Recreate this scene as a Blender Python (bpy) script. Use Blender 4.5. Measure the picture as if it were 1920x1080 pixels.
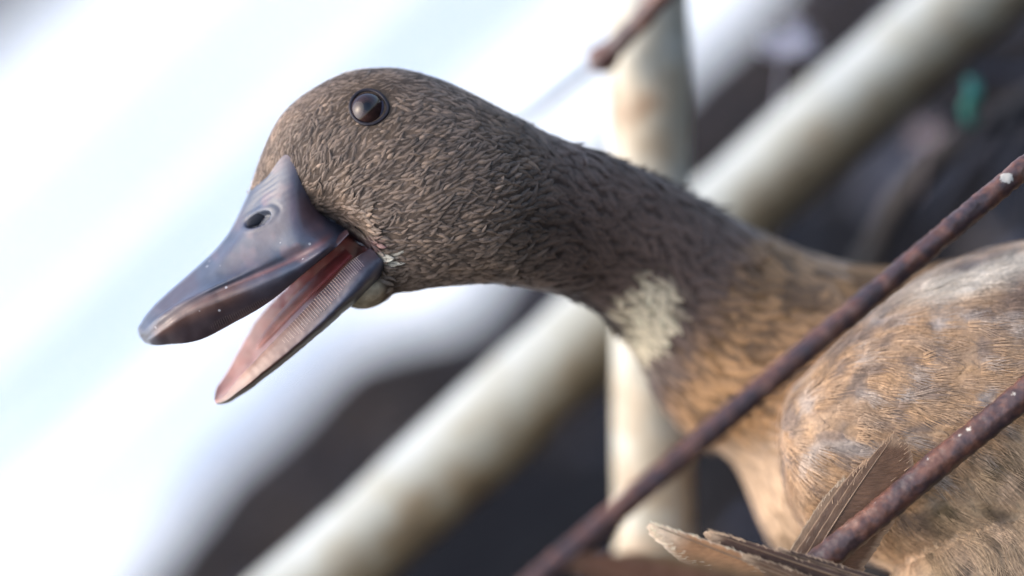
import bpy, math, random
import numpy as np
from mathutils import Vector, Matrix, noise
from mathutils.bvhtree import BVHTree

random.seed(7); rng = np.random.default_rng(7)
for o in list(bpy.data.objects): bpy.data.objects.remove(o)
S = bpy.context.scene
COL = S.collection

# ------------------------------------------------------------------ camera
# A hand-held tele shot rolled by 42 degrees: the rails and the shoreline are level in the world.
CAM_H = 0.50; PITCH = math.radians(12.8); ROLL = math.radians(42)
FOCUS = 0.833; LENS = 100.0
K = 36.0 / LENS / 1920.0            # tangent of one photo pixel
U = K * FOCUS                       # metres per photo pixel at the focus distance
CAM = Vector((0, 0, CAM_H))
FWD = Vector((0, math.cos(PITCH), -math.sin(PITCH)))
R0 = Vector((1, 0, 0)); U0 = R0.cross(FWD)
CX = math.cos(ROLL) * R0 - math.sin(ROLL) * U0
CY = math.sin(ROLL) * R0 + math.cos(ROLL) * U0
cam_d = bpy.data.cameras.new("camera"); cam = bpy.data.objects.new("camera", cam_d); COL.objects.link(cam)
m = Matrix.Identity(4)
for i in range(3):
    m[i][0] = CX[i]; m[i][1] = CY[i]; m[i][2] = -FWD[i]; m[i][3] = CAM[i]
cam.matrix_world = m
cam_d.lens = LENS; cam_d.sensor_width = 36; cam_d.clip_start = 0.01; cam_d.clip_end = 2000
cam_d.dof.use_dof = True; cam_d.dof.focus_distance = FOCUS - 0.002; cam_d.dof.aperture_fstop = 2.3
S.camera = cam

# ------------------------------------------------------------------ light
SUN_EL = math.radians(52); SUN_AZ = math.radians(-95)      # azimuth from +Y, negative = left
w = bpy.data.worlds.new("World"); S.world = w; w.use_nodes = True
nt = w.node_tree; nt.nodes.clear()
wo = nt.nodes.new("ShaderNodeOutputWorld"); bg = nt.nodes.new("ShaderNodeBackground")
sky = nt.nodes.new("ShaderNodeTexSky"); sky.sky_type = 'NISHITA'; sky.sun_disc = False
sky.sun_elevation = SUN_EL; sky.sun_rotation = SUN_AZ
sky.air_density = 1.0; sky.dust_density = 4.0; sky.ozone_density = 1.0
bg.inputs[1].default_value = 0.15
nt.links.new(sky.outputs[0], bg.inputs[0]); nt.links.new(bg.outputs[0], wo.inputs[0])
sl = bpy.data.lights.new("sun", 'SUN'); sl.energy = 1.0; sl.angle = math.radians(85); sl.color = (1, .96, .9)
so = bpy.data.objects.new("sun", sl); COL.objects.link(so)
sd = Vector((math.sin(SUN_AZ) * math.cos(SUN_EL), math.cos(SUN_AZ) * math.cos(SUN_EL), math.sin(SUN_EL)))
so.rotation_euler = sd.to_track_quat('Z', 'Y').to_euler(); so.location = (0, 0, 5)
S.view_settings.view_transform = 'Standard'; S.view_settings.look = 'None'
S.view_settings.gamma = 1; S.view_settings.use_curve_mapping = False
S.view_settings.exposure = 1.42
S.render.engine = 'CYCLES'
S.cycles.use_denoising = True
S.cycles.max_bounces = 8
S.cycles.sample_clamp_indirect = 8

# ------------------------------------------------------------------ helpers
def P(px, py, d):
    """the place a given distance in front of the camera plane that is seen at a photo pixel"""
    return CAM + FWD * d + CX * ((px - 960) * K * d) + CY * ((540 - py) * K * d)

def W(a):
    """(px, -py, z) duck model units -> world, z towards the camera, one unit = one photo pixel at focus"""
    a = np.asarray(a, float).reshape(-1, 3)
    d = FOCUS - a[:, 2] * U
    f = np.array(FWD); cx = np.array(CX); cy = np.array(CY)
    return np.array(CAM) + d[:, None] * (f + ((a[:, 0] - 960) * K)[:, None] * cx + ((540 + a[:, 1]) * K)[:, None] * cy)

def tag(o, label=None, cat=None, group=None, kind=None):
    if label: o["label"] = label
    if cat: o["category"] = cat
    if group: o["group"] = group
    if kind: o["kind"] = kind
    return o

def obj(name, verts, faces, mat, parent=None, smooth=True, colors=None, uv=None):
    me = bpy.data.meshes.new(name)
    v = np.asarray(verts, float)
    me.from_pydata([tuple(x) for x in v], [], faces if isinstance(faces, list) else faces.tolist())
    if smooth: me.polygons.foreach_set("use_smooth", [True] * len(me.polygons))
    if colors is not None:
        a = me.color_attributes.new("pigment", 'FLOAT_COLOR', 'POINT')
        c = np.ones((len(v), 4)); c[:, :3] = colors
        a.data.foreach_set("color", c.ravel())
    if uv is not None:
        a = me.attributes.new("strand", 'FLOAT_VECTOR', 'POINT')
        c = np.zeros((len(v), 3)); c[:, :2] = uv
        a.data.foreach_set("vector", c.ravel())
    me.materials.append(mat); me.update()
    o = bpy.data.objects.new(name, me); COL.objects.link(o)
    if parent: o.parent = parent
    return o

def empty(name, loc, parent=None):
    o = bpy.data.objects.new(name, None); COL.objects.link(o); o.empty_display_size = .02
    o.location = loc; bpy.context.view_layer.update(); return o

def adopt(child, parent):
    child.parent = parent
    child.matrix_parent_inverse = Matrix.Translation(-Vector(parent.location))

def mat(name, build):
    m = bpy.data.materials.new(name); m.use_nodes = True
    n = m.node_tree.nodes; l = m.node_tree.links
    b = n["Principled BSDF"]
    build(n, l, b)
    return m

def N(n, t, **kw):
    x = n.new(t)
    for k, v in kw.items():
        if k in x.inputs: x.inputs[k].default_value = v
        else: setattr(x, k, v)
    return x

def ramp(n, l, src, stops):
    r = n.new("ShaderNodeValToRGB"); e = r.color_ramp.elements
    while len(e) < len(stops): e.new(.5)
    for k, (p, c) in enumerate(stops):
        e[k].position = p; e[k].color = (*c, 1)
    l.new(src, r.inputs[0]); return r

def noise_tex(n, l, scale, detail=5, rough=.6, vec=None, dist=0):
    t = n.new("ShaderNodeTexNoise"); t.inputs["Scale"].default_value = scale
    t.inputs["Detail"].default_value = detail; t.inputs["Roughness"].default_value = rough
    t.inputs["Distortion"].default_value = dist
    if vec is None:
        g = n.new("ShaderNodeTexCoord"); vec = g.outputs["Object"]
    l.new(vec, t.inputs["Vector"]); return t

def bump(n, l, b, src, strength, dist, prev=None):
    k = n.new("ShaderNodeBump"); k.inputs["Strength"].default_value = strength; k.inputs["Distance"].default_value = dist
    l.new(src, k.inputs["Height"])
    if prev is not None: l.new(prev.outputs[0], k.inputs["Normal"])
    l.new(k.outputs[0], b.inputs["Normal"]); return k

def mul(n, l, a, bcol, fac=1.0):
    x = n.new("ShaderNodeMix"); x.data_type = 'RGBA'; x.blend_type = 'MULTIPLY'; x.inputs[0].default_value = fac
    l.new(a, x.inputs[6]); l.new(bcol, x.inputs[7]); return x.outputs[2]

# ------------------------------------------------------------------ materials
def m_feather(n, l, b):
    a = N(n, "ShaderNodeAttribute", attribute_name="pigment")
    t = noise_tex(n, l, 900, 3)
    r = ramp(n, l, t.outputs[0], [(.3, (.7, .7, .7)), (.7, (1.2, 1.2, 1.2))])
    l.new(mul(n, l, a.outputs["Color"], r.outputs[0]), b.inputs["Base Color"])
    b.inputs["Roughness"].default_value = .52
    b.inputs["Specular IOR Level"].default_value = .35
    b.inputs["Sheen Weight"].default_value = .25
    b.inputs["Sheen Roughness"].default_value = .4
M_feather = mat("feather", m_feather)

def m_plumage(n, l, b):
    a = N(n, "ShaderNodeAttribute", attribute_name="pigment")
    t = noise_tex(n, l, 400, 5)
    r = ramp(n, l, t.outputs[0], [(.3, (.6, .6, .6)), (.7, (1.15, 1.15, 1.15))])
    l.new(mul(n, l, a.outputs["Color"], r.outputs[0]), b.inputs["Base Color"])
    b.inputs["Roughness"].default_value = .7
    b.inputs["Specular IOR Level"].default_value = .2
    bump(n, l, b, t.outputs[0], .5, .001)
M_plumage = mat("rough_surface", m_plumage)

def m_bill(n, l, b):
    a = N(n, "ShaderNodeAttribute", attribute_name="pigment")
    t = noise_tex(n, l, 130, 6, .6)
    r = ramp(n, l, t.outputs[0], [(.3, (.75, .72, .72)), (.52, (1, 1, 1)), (.75, (1.3, 1.25, 1.2))])
    c = mul(n, l, a.outputs["Color"], r.outputs[0])
    v = n.new("ShaderNodeTexVoronoi"); v.inputs["Scale"].default_value = 260
    g = n.new("ShaderNodeTexCoord"); l.new(g.outputs["Object"], v.inputs["Vector"])
    rv = ramp(n, l, v.outputs["Distance"], [(.07, (1, 1, 1)), (.13, (0, 0, 0))])
    t2 = noise_tex(n, l, 60, 2); rt = ramp(n, l, t2.outputs[0], [(.50, (0, 0, 0)), (.56, (.8, .8, .8))])
    mm = n.new("ShaderNodeMath"); mm.operation = 'MULTIPLY'; l.new(rv.outputs[0], mm.inputs[0]); l.new(rt.outputs[0], mm.inputs[1])
    x = n.new("ShaderNodeMix"); x.data_type = 'RGBA'; l.new(mm.outputs[0], x.inputs[0]); l.new(c, x.inputs[6])
    x.inputs[7].default_value = (.45, .45, .47, 1)
    l.new(x.outputs[2], b.inputs["Base Color"])
    rr = ramp(n, l, t.outputs[0], [(.3, (.34, .34, .34)), (.7, (.5, .5, .5))]); l.new(rr.outputs[0], b.inputs["Roughness"])
    b.inputs["Specular IOR Level"].default_value = .5
    b.inputs["Subsurface Weight"].default_value = .12; b.inputs["Subsurface Radius"].default_value = (.004, .002, .0015)
    b.inputs["Subsurface Scale"].default_value = .4
    b.inputs["Coat Weight"].default_value = .15; b.inputs["Coat Roughness"].default_value = .2
    t3 = noise_tex(n, l, 500, 4)
    k = bump(n, l, b, t.outputs[0], .12, .0008); bump(n, l, b, t3.outputs[0], .15, .0003, k)
M_bill = mat("bill_horn", m_bill)

def m_flesh(n, l, b):
    a = N(n, "ShaderNodeAttribute", attribute_name="pigment")
    t = noise_tex(n, l, 200, 5)
    r = ramp(n, l, t.outputs[0], [(.3, (.75, .7, .7)), (.7, (1.2, 1.2, 1.2))])
    l.new(mul(n, l, a.outputs["Color"], r.outputs[0]), b.inputs["Base Color"])
    b.inputs["Roughness"].default_value = .48
    b.inputs["Subsurface Weight"].default_value = .35; b.inputs["Subsurface Radius"].default_value = (.006, .002, .0015)
    b.inputs["Subsurface Scale"].default_value = .5
    bump(n, l, b, t.outputs[0], .3, .001)
M_flesh = mat("wet_flesh", m_flesh)

def flat(name, c, rough=.5, spec=.5, coat=0):
    def f(n, l, b):
        t = noise_tex(n, l, 300, 3)
        r = ramp(n, l, t.outputs[0], [(.3, tuple(x * .8 for x in c)), (.7, tuple(x * 1.2 for x in c))])
        l.new(r.outputs[0], b.inputs["Base Color"])
        b.inputs["Roughness"].default_value = rough; b.inputs["Specular IOR Level"].default_value = spec
        b.inputs["Coat Weight"].default_value = coat
    return mat(name, f)
M_dark = flat("nostril_shade", (.012, .014, .022), .6, .2)
M_lid = flat("eyelid_skin", (.016, .013, .018), .5, .3)

def m_eye(n, l, b):
    a = N(n, "ShaderNodeAttribute", attribute_name="pigment")
    l.new(a.outputs["Color"], b.inputs["Base Color"])
    b.inputs["Roughness"].default_value = .13; b.inputs["Specular IOR Level"].default_value = .42
    b.inputs["Coat Weight"].default_value = 0; b.inputs["Coat Roughness"].default_value = .02
M_eye = mat("wet_eye", m_eye)

def m_vane(n, l, b):
    a = N(n, "ShaderNodeAttribute", attribute_name="pigment")
    s = N(n, "ShaderNodeAttribute", attribute_name="strand")
    sp = n.new("ShaderNodeSeparateXYZ"); l.new(s.outputs["Vector"], sp.inputs[0])
    wv = n.new("ShaderNodeMath"); wv.operation = 'MULTIPLY'; l.new(sp.outputs[0], wv.inputs[0]); wv.inputs[1].default_value = 620
    sn = n.new("ShaderNodeMath"); sn.operation = 'SINE'; l.new(wv.outputs[0], sn.inputs[0])
    cm = n.new("ShaderNodeCombineXYZ"); l.new(sp.outputs[0], cm.inputs[0]); l.new(sp.outputs[1], cm.inputs[1])
    mp = n.new("ShaderNodeMapping"); mp.inputs["Scale"].default_value = (70, 5, 1); l.new(cm.outputs[0], mp.inputs[0])
    t = noise_tex(n, l, 1, 4, .7, mp.outputs[0])
    r = ramp(n, l, t.outputs[0], [(.3, (.6, .58, .56)), (.72, (1.4, 1.4, 1.4))])
    l.new(mul(n, l, a.outputs["Color"], r.outputs[0]), b.inputs["Base Color"])
    b.inputs["Roughness"].default_value = .45; b.inputs["Sheen Weight"].default_value = .2
    b.inputs["Subsurface Weight"].default_value = 0
    k = bump(n, l, b, t.outputs[0], .6, .0006); bump(n, l, b, sn.outputs[0], .25, .0002, k)
    # thin keratin lets some light through
    tr = n.new("ShaderNodeBsdfTranslucent"); l.new(a.outputs["Color"], tr.inputs[0])
    mx = n.new("ShaderNodeMixShader"); mx.inputs[0].default_value = .3
    out = n["Material Output"]; l.new(b.outputs[0], mx.inputs[1]); l.new(tr.outputs[0], mx.inputs[2]); l.new(mx.outputs[0], out.inputs[0])
M_vane = mat("flight_feather_vane", m_vane)
M_shaft = flat("feather_shaft", (.20, .13, .08), .35)

def m_rust(n, l, b):
    t = noise_tex(n, l, 110, 8, .65); t2 = noise_tex(n, l, 420, 6, .7); t3 = noise_tex(n, l, 50, 4)
    r = ramp(n, l, t.outputs[0], [(.30, (.036, .027, .031)), (.46, (.080, .045, .041)), (.58, (.15, .064, .040)), (.74, (.22, .135, .10))])
    r2 = ramp(n, l, t2.outputs[0], [(.3, (.5, .5, .52)), (.7, (1.35, 1.3, 1.3))])
    c = mul(n, l, r.outputs[0], r2.outputs[0])
    a = N(n, "ShaderNodeAttribute", attribute_name="pigment")
    sp = n.new("ShaderNodeSeparateColor"); l.new(a.outputs["Color"], sp.inputs[0])
    ad = n.new("ShaderNodeMath"); ad.operation = 'MULTIPLY_ADD'; l.new(t2.outputs[0], ad.inputs[0]); ad.inputs[1].default_value = 1.3; l.new(sp.outputs[0], ad.inputs[2])
    rw = ramp(n, l, ad.outputs[0], [(1.12 / 2.3, (0, 0, 0)), (1.2 / 2.3, (1, 1, 1))])
    # scale down to ramp range
    dv = n.new("ShaderNodeMath"); dv.operation = 'DIVIDE'; dv.inputs[1].default_value = 2.3; l.new(ad.outputs[0], dv.inputs[0]); l.new(dv.outputs[0], rw.inputs[0])
    x = n.new("ShaderNodeMix"); x.data_type = 'RGBA'; l.new(rw.outputs[0], x.inputs[0]); l.new(c, x.inputs[6]); x.inputs[7].default_value = (.55, .5, .42, 1)
    l.new(x.outputs[2], b.inputs["Base Color"])
    b.inputs["Roughness"].default_value = .4; b.inputs["Specular IOR Level"].default_value = .6
    k = bump(n, l, b, t.outputs[0], .3, .001); bump(n, l, b, t2.outputs[0], .45, .0005, k)
M_rust = mat("rusty_iron", m_rust)

def m_pole(n, l, b):
    g = n.new("ShaderNodeTexCoord")
    mp = n.new("ShaderNodeMapping"); mp.inputs["Scale"].default_value = (1, 1, 1); l.new(g.outputs["Object"], mp.inputs[0])
    t = noise_tex(n, l, 28, 5, .6, mp.outputs[0]); t2 = noise_tex(n, l, 90, 5, .6, mp.outputs[0])
    r = ramp(n, l, t.outputs[0], [(.34, (.26, .17, .10)), (.44, (.38, .32, .23)), (.54, (.42, .40, .33)), (.7, (.45, .46, .42))])
    r2 = ramp(n, l, t2.outputs[0], [(.3, (.8, .78, .74)), (.6, (1.05, 1.05, 1.05))])
    l.new(mul(n, l, r.outputs[0], r2.outputs[0]), b.inputs["Base Color"])
    b.inputs["Roughness"].default_value = .5
    bump(n, l, b, t2.outputs[0], .3, .003)
M_pole = mat("weathered_pale_pole", m_pole)
def m_grime_shade(n, l, b):
    # the rail: mottled grime, with shade painted along its underside by an attribute
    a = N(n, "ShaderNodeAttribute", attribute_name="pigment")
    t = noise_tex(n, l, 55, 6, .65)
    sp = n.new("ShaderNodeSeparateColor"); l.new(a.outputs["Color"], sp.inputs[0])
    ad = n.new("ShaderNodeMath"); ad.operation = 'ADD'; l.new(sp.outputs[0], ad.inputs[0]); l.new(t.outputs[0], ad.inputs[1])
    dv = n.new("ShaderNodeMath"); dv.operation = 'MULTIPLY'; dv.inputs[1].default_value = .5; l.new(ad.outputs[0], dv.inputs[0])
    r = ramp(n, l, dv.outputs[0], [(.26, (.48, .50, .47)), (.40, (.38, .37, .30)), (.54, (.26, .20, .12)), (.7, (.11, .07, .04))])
    l.new(r.outputs[0], b.inputs["Base Color"]); b.inputs["Roughness"].default_value = .5
    bump(n, l, b, t.outputs[0], .3, .003)
M_rail = mat("grimed_shaded_rail", m_grime_shade)

def m_mud(n, l, b):
    g = n.new("ShaderNodeTexCoord")
    t = noise_tex(n, l, 9, 8, .62, g.outputs["Object"]); t2 = noise_tex(n, l, 60, 6, .65, g.outputs["Object"])
    r = ramp(n, l, t.outputs[0], [(.3, (.0035, .004, .006)), (.5, (.008, .0072, .0076)), (.7, (.022, .018, .015))])
    r2 = ramp(n, l, t2.outputs[0], [(.3, (.6, .6, .65)), (.7, (1.3, 1.25, 1.2))])
    a = N(n, "ShaderNodeAttribute", attribute_name="pigment")
    l.new(mul(n, l, mul(n, l, r.outputs[0], r2.outputs[0]), a.outputs["Color"]), b.inputs["Base Color"])
    rr = ramp(n, l, t.outputs[0], [(.35, (.7, .7, .7)), (.65, (.95, .95, .95))]); l.new(rr.outputs[0], b.inputs["Roughness"])
    b.inputs["Specular IOR Level"].default_value = .04
    k = bump(n, l, b, t.outputs[0], .8, .03); bump(n, l, b, t2.outputs[0], .6, .006, k)
M_mud = mat("wet_mud", m_mud)

def m_water(n, l, b):
    g = n.new("ShaderNodeTexCoord")
    a = N(n, "ShaderNodeAttribute", attribute_name="pigment"); l.new(a.outputs["Color"], b.inputs["Base Color"])
    b.inputs["Roughness"].default_value = .16; b.inputs["IOR"].default_value = 1.33
    mp = n.new("ShaderNodeMapping"); mp.inputs["Scale"].default_value = (.5, 1.6, 1); l.new(g.outputs["Object"], mp.inputs[0])
    t = noise_tex(n, l, 5, 4, .55, mp.outputs[0])
    bump(n, l, b, t.outputs[0], .5, .06)
M_water = mat("pale_silty_water", m_water)

def cr(keys, n, ts=None):
    """monotone-ish cubic (Catmull-Rom, centripetal in parameter ts) through rows of keys, sampled at n"""
    keys = np.asarray(keys, float); m_ = len(keys)
    if ts is None: ts = np.linspace(0, 1, m_)
    ts = np.asarray(ts, float)
    T = np.zeros_like(keys)
    for i in range(m_):
        if i == 0: T[i] = (keys[1] - keys[0]) / (ts[1] - ts[0])
        elif i == m_ - 1: T[i] = (keys[-1] - keys[-2]) / (ts[-1] - ts[-2])
        else:
            a = (keys[i] - keys[i - 1]) / (ts[i] - ts[i - 1]); b = (keys[i + 1] - keys[i]) / (ts[i + 1] - ts[i])
            wa = ts[i + 1] - ts[i]; wb = ts[i] - ts[i - 1]
            T[i] = (a * wa + b * wb) / (wa + wb)
    x = np.linspace(0, 1, n) if np.isscalar(n) else np.asarray(n)
    j = np.clip(np.searchsorted(ts, x, side='right') - 1, 0, m_ - 2)
    h = ts[j + 1] - ts[j]; s = (x - ts[j]) / h
    sh = (slice(None),) + (None,) * (keys.ndim - 1)
    s = s[sh]; h = h[sh]
    return (2 * s**3 - 3 * s**2 + 1) * keys[j] + (s**3 - 2 * s**2 + s) * h * T[j] + (-2 * s**3 + 3 * s**2) * keys[j + 1] + (s**3 - s**2) * h * T[j + 1]

# ------------------------------------------------------------------ water and mud bank
def ray_ground(px, py, z=0.0):
    d = FWD + CX * ((px - 960) * K) + CY * ((540 - py) * K)
    t = (z - CAM.z) / d.z
    return CAM + d * t
def uv_ground(u, v, z=0.0):
    d = FWD + R0 * (u * K) + U0 * (v * K)
    t = (z - CAM.z) / d.z
    return CAM + d * t
SH = [(-1400, 0), (-1000, 45), (-790, 85), (-616, 118), (-454, 118), (-300, 128), (-205, 82), (-85, 15), (-33, 40), (200, 70), (400, 80), (532, 92), (674, 88), (900, 130), (1400, 160)]
shp = [uv_ground(u, v) for u, v in SH]
SX = np.array([-400] + [p.x for p in shp] + [400]); SY = np.array([shp[0].y] + [p.y for p in shp] + [shp[-1].y])
def shore(x): return np.interp(x, SX, SY)

def mud_height(x, y):
    s = float(shore(x)) - y
    f = noise.fractal(Vector((x * 9, y * 9, .3)), .8, 2.0, 4)
    f2 = noise.fractal(Vector((x * 45, y * 45, 2.3)), .8, 2.0, 3)
    if s >= 0: return min(s * .16, .012) + .028 * min(s, 2.0) + (.016 * f + .003 * f2) * min(1, s * 5 + .1)
    return max(s * .25, -.25) + .004 * f * min(1, -s)

xs = np.unique(np.concatenate([-np.geomspace(300, 1.2, 16), np.arange(-1.2, 1.2, .02), np.geomspace(1.2, 300, 16)]))
ys = np.unique(np.concatenate([-np.geomspace(200, .6, 12), np.arange(-.6, 3.2, .02), np.geomspace(3.2, 16.5, 24)]))
V = []; 
far = lambda x, y: 0
ys = np.concatenate([ys[ys < 13.6], [13.7, 14.0, 14.3, 14.8, 16, 20, 30, 80, 300, 1200]])
for y in ys:
    for x in xs:
        if y <= 13.6: z = mud_height(x, y)
        else: z = -.25 + min(1.0, (y - 13.6) / .5) * .40 + min(2.5, max(0, (y - 14.1)) * .12) + .05 * noise.noise(Vector((x, y, 0)))
        V.append((x, y, z))
nx, ny = len(xs), len(ys)
F = [(j * nx + i, j * nx + i + 1, (j + 1) * nx + i + 1, (j + 1) * nx + i) for j in range(ny - 1) for i in range(nx - 1)]
tag(obj("mud_bank", V, F, M_mud, colors=[(lambda q: (.60 + 1.2 * q, .66 + 1.05 * q, .78 + .85 * q))(min(1, max(0, (y - 1.6) / .5))) for x, y, z in V]), kind="structure")

# water with a few long low swells running along the shore
xs = np.unique(np.concatenate([-np.geomspace(300, 4, 20), np.arange(-4, 4, .06), np.geomspace(4, 300, 20)]))
ys = np.unique(np.concatenate([np.arange(1.6, 9, .035), np.geomspace(9, 14.2, 50)]))
crest = [uv_ground(0, v).y for v in (205, 440, 665, 860)]
def swell(x, y):
    h = 0
    for k, c in enumerate(crest):
        cc = c + .06 * c * noise.noise(Vector((x * .5 + 7 * k, k * 3.1, 0)))
        wd = .045 * c
        a = .034 * c / 3.5 * (.75 + .9 * noise.noise(Vector((x * 1.1, k * 5.7, 1))))
        h += a * math.exp(-((y - cc) / wd) ** 2)
    return h
V = [(x, y, swell(x, y) if (abs(x) < 5 and y < 14) else 0) for y in ys for x in xs]
# bluish ripple reflections painted into the water colour, in bands along the bank
ripple_tints = [(uv_ground(0, v).y, wd, am) for v, wd, am in ((200, .030, .5), (330, .014, .4), (445, .036, 1.0), (560, .015, .4), (670, .044, 1.0), (770, .02, .4), (865, .046, 1.0))]
WC = []
for x, y, z in V:
    a = 0
    if y < 12 and abs(x) < 6:
        for k, (c, wd, am) in enumerate(ripple_tints):
            cc = c * (1 + .05 * noise.noise(Vector((x * 1.2 / c * 3 + 7 * k, k * 3.1, 0))))
            a = max(a, am * math.exp(-((y - cc) / (wd * c)) ** 2) * (.5 + 1.5 * max(0, .35 + noise.noise(Vector((x * 4 / c + k * 3, k * 5.7, 1))))))
    a = min(1, a); WC.append(tuple(p * (1 - a) + q * a for p, q in zip((.60, .63, .645), (.03, .11, .26))))
nx, ny = len(xs), len(ys)
F = [(j * nx + i, j * nx + i + 1, (j + 1) * nx + i + 1, (j + 1) * nx + i) for j in range(ny - 1) for i in range(nx - 1)]
tag(obj("water", V, F, M_water, colors=WC), kind="structure")

# ------------------------------------------------------------------ poles and rods
def tube(pts, rads, mat_, name, seg=28, parent=None, rough=0.0, colfn=None, per=None, sag=None, roughscale=60):
    pts = [Vector(p) for p in pts]
    n = len(pts); V = []; C = []
    for i, p in enumerate(pts):
        d = (pts[min(i + 1, n - 1)] - pts[max(i - 1, 0)]).normalized()
        # angle 0 = world up side
        up = (Vector((0, 0, 1)) - d * d.z).normalized(); sd_ = d.cross(up)
        for k in range(seg):
            a = 2 * math.pi * k / seg
            q = up * math.cos(a) + sd_ * math.sin(a)
            r = rads[i]
            if rough: r += rough * noise.fractal((p + q * r) * roughscale, .8, 2.0, 4)
            V.append(p + q * r)
            C.append(colfn(i / (n - 1), a, p + q * r) if colfn else (0, 0, 0))
    F = [(i * seg + k, i * seg + (k + 1) % seg, (i + 1) * seg + (k + 1) % seg, (i + 1) * seg + k) for i in range(n - 1) for k in range(seg)]
    F.append(tuple(range(seg - 1, -1, -1))); F.append(tuple((n - 1) * seg + k for k in range(seg)))
    return obj(name, V, F, mat_, parent, colors=C)
def line(a, b, n): return [a.lerp(b, i / (n - 1)) for i in range(n)]

# the pale rail: level in the world, seen as a diagonal
DR = 1.05
ra = P(530, 1150, DR * .97); rb = P(1865, -45, DR * 1.03)
ra2 = ra + (ra - rb) * 1.0; rb2 = rb + (rb - ra) * 1.0
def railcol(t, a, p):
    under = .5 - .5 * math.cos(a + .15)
    return (max(0, min(1, .05 + .75 * under)), 0, 0)  # shade of the underside put into the colour
rr_ = 88 * K * DR
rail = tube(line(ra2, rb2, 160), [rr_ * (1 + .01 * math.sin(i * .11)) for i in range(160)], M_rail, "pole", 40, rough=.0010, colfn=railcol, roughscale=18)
tag(rail, "thick pale grey-white pole with mottled grime and brown shade painted underneath, running diagonally behind the duck's neck", "pole")
DB = .965
ba = P(1207, -600, DB); bb = P(1238, 1900, DB * 1.0)
brace = tube(line(ba, bb, 160), [76 * K * DB * (1 + .006 * math.sin(i * .3)) for i in range(160)], M_pole, "pole", 36, rough=.0006, roughscale=14)
tag(brace, "upright cream pole with light brown stains, crossing in front of the diagonal pole", "pole")

def rod(a, b, da, db, r, n=260, fleck=None, ext=(1, 1)):
    A = P(*a, da); B = P(*b, db)
    A2 = A + (A - B) * ext[0]; B2 = B + (B - A) * ext[1]
    pts = line(A2, B2, n)
    ln = (B2 - A2).length
    pts = [p + Vector((noise.noise(Vector((i * .02, r * 900, 0))), noise.noise(Vector((i * .02, 5, r * 900))), noise.noise(Vector((i * .02, 9, 2)))) ) * .0013 for i, p in enumerate(pts)]
    def cf(t, an, p):
        v = 0
        if fleck:
            for q, rad, am in fleck:
                dd = (p - q).length
                v = max(v, am * math.exp(-(dd / rad) ** 2))
        return (v, 0, 0)
    return pts, [r * (1 + .05 * noise.noise(Vector((i * .05, r * 1e4, 0)))) for i in range(n)], cf
fl = [(P(1889, 332, .822), .0024, 1.0), (P(1806, 393, .818), .0014, .8), (P(1750, 443, .812), .0012, .55), (P(1752, 452, .812), .0012, .5),
      (P(1669, 520, .803), .0018, .9), (P(1617, 566, .797), .0018, .8), (P(1868, 348, .822), .0010, .6), (P(1720, 472, .81), .0010, .5)]
pts, rd, cf = rod((1010, 1085), (1920, 312), .735, .829, 20.5 * U, 420, fl, (.5, .7))
rA = tube(pts, rd, M_rust, "iron_rod", 32, rough=.0004, colfn=cf, roughscale=420)
tag(rA, "long rusty iron rod with pale crusty flecks, crossing in front of the duck's breast", "rod", "rusty iron rods")
fl = [(P(1812, 800, .8205), .0020, .75), (P(1798, 812, .8205), .0014, .7), (P(1900, 735, .8205), .0018, .7), (P(1740, 858, .8205), .0014, .6), (P(1640, 940, .8205), .0020, .5), (P(1775, 830, .8205), .0014, .6), (P(1860, 762, .8205), .0014, .6)]
pts, rd, cf = rod((1540, 1052), (1925, 733), .8232, .8245, 26.5 * U, 420, fl, (.9, 1.6))
rB = tube(pts, rd, M_rust, "iron_rod", 36, rough=.0003, colfn=cf, roughscale=420)
tag(rB, "dark rusty iron rod at the lower right, in front of the standing feathers", "rod", "rusty iron rods")
pts, rd, cf = rod((1108, 132), (1240, -8), .945, .93, 20 * K * .94, 160, None, (0, 4))
rd = [r * min(1.0, .35 + .22 * i) * (1 + .45 * math.exp(-((i - 5) / 3.0) ** 2)) for i, r in enumerate(rd)]
rC = tube(pts, rd, M_rust, "iron_rod", 24, rough=.0006, colfn=cf, roughscale=200)
tag(rC, "blurred rusty rod end crossing the top of the upright pole", "rod", "rusty iron rods")

# small grey-blue stones and shell grit strewn over the mud: nobody could count them
V = []; F = []; C = []
for q in range(1500):
    y = random.uniform(.75, 2.3); x = random.uniform(-.45, .75) * y * .6
    if float(shore(x)) - y < .03: continue
    if noise.noise(Vector((x * 5, y * 5, 4))) < -.05: continue
    r = random.choice((.003, .004, .005, .008, .012)) * random.uniform(.7, 1.3); z = mud_height(x, y); b0 = len(V); g = random.uniform(.4, 1.4) ** 2
    cc = random.choice(((.05, .055, .08), (.07, .06, .06), (.035, .045, .08), (.10, .085, .08)))
    for j in range(5):
        for i in range(7):
            th = math.pi * j / 4; ph = 2 * math.pi * i / 7; k = 1 + .3 * noise.noise(Vector((i * 2.1, j * 1.7, q)))
            V.append((x + r * k * 1.2 * math.sin(th) * math.cos(ph), y + r * k * math.sin(th) * math.sin(ph), z + r * .6 * k * math.cos(th))); C.append(tuple(a * g for a in cc))
    F += [(b0 + j * 7 + i, b0 + (j + 1) * 7 + i, b0 + (j + 1) * 7 + (i + 1) % 7, b0 + j * 7 + (i + 1) % 7) for j in range(4) for i in range(7)]
tag(obj("grit", V, F, M_plumage, colors=C), kind="stuff")
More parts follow.
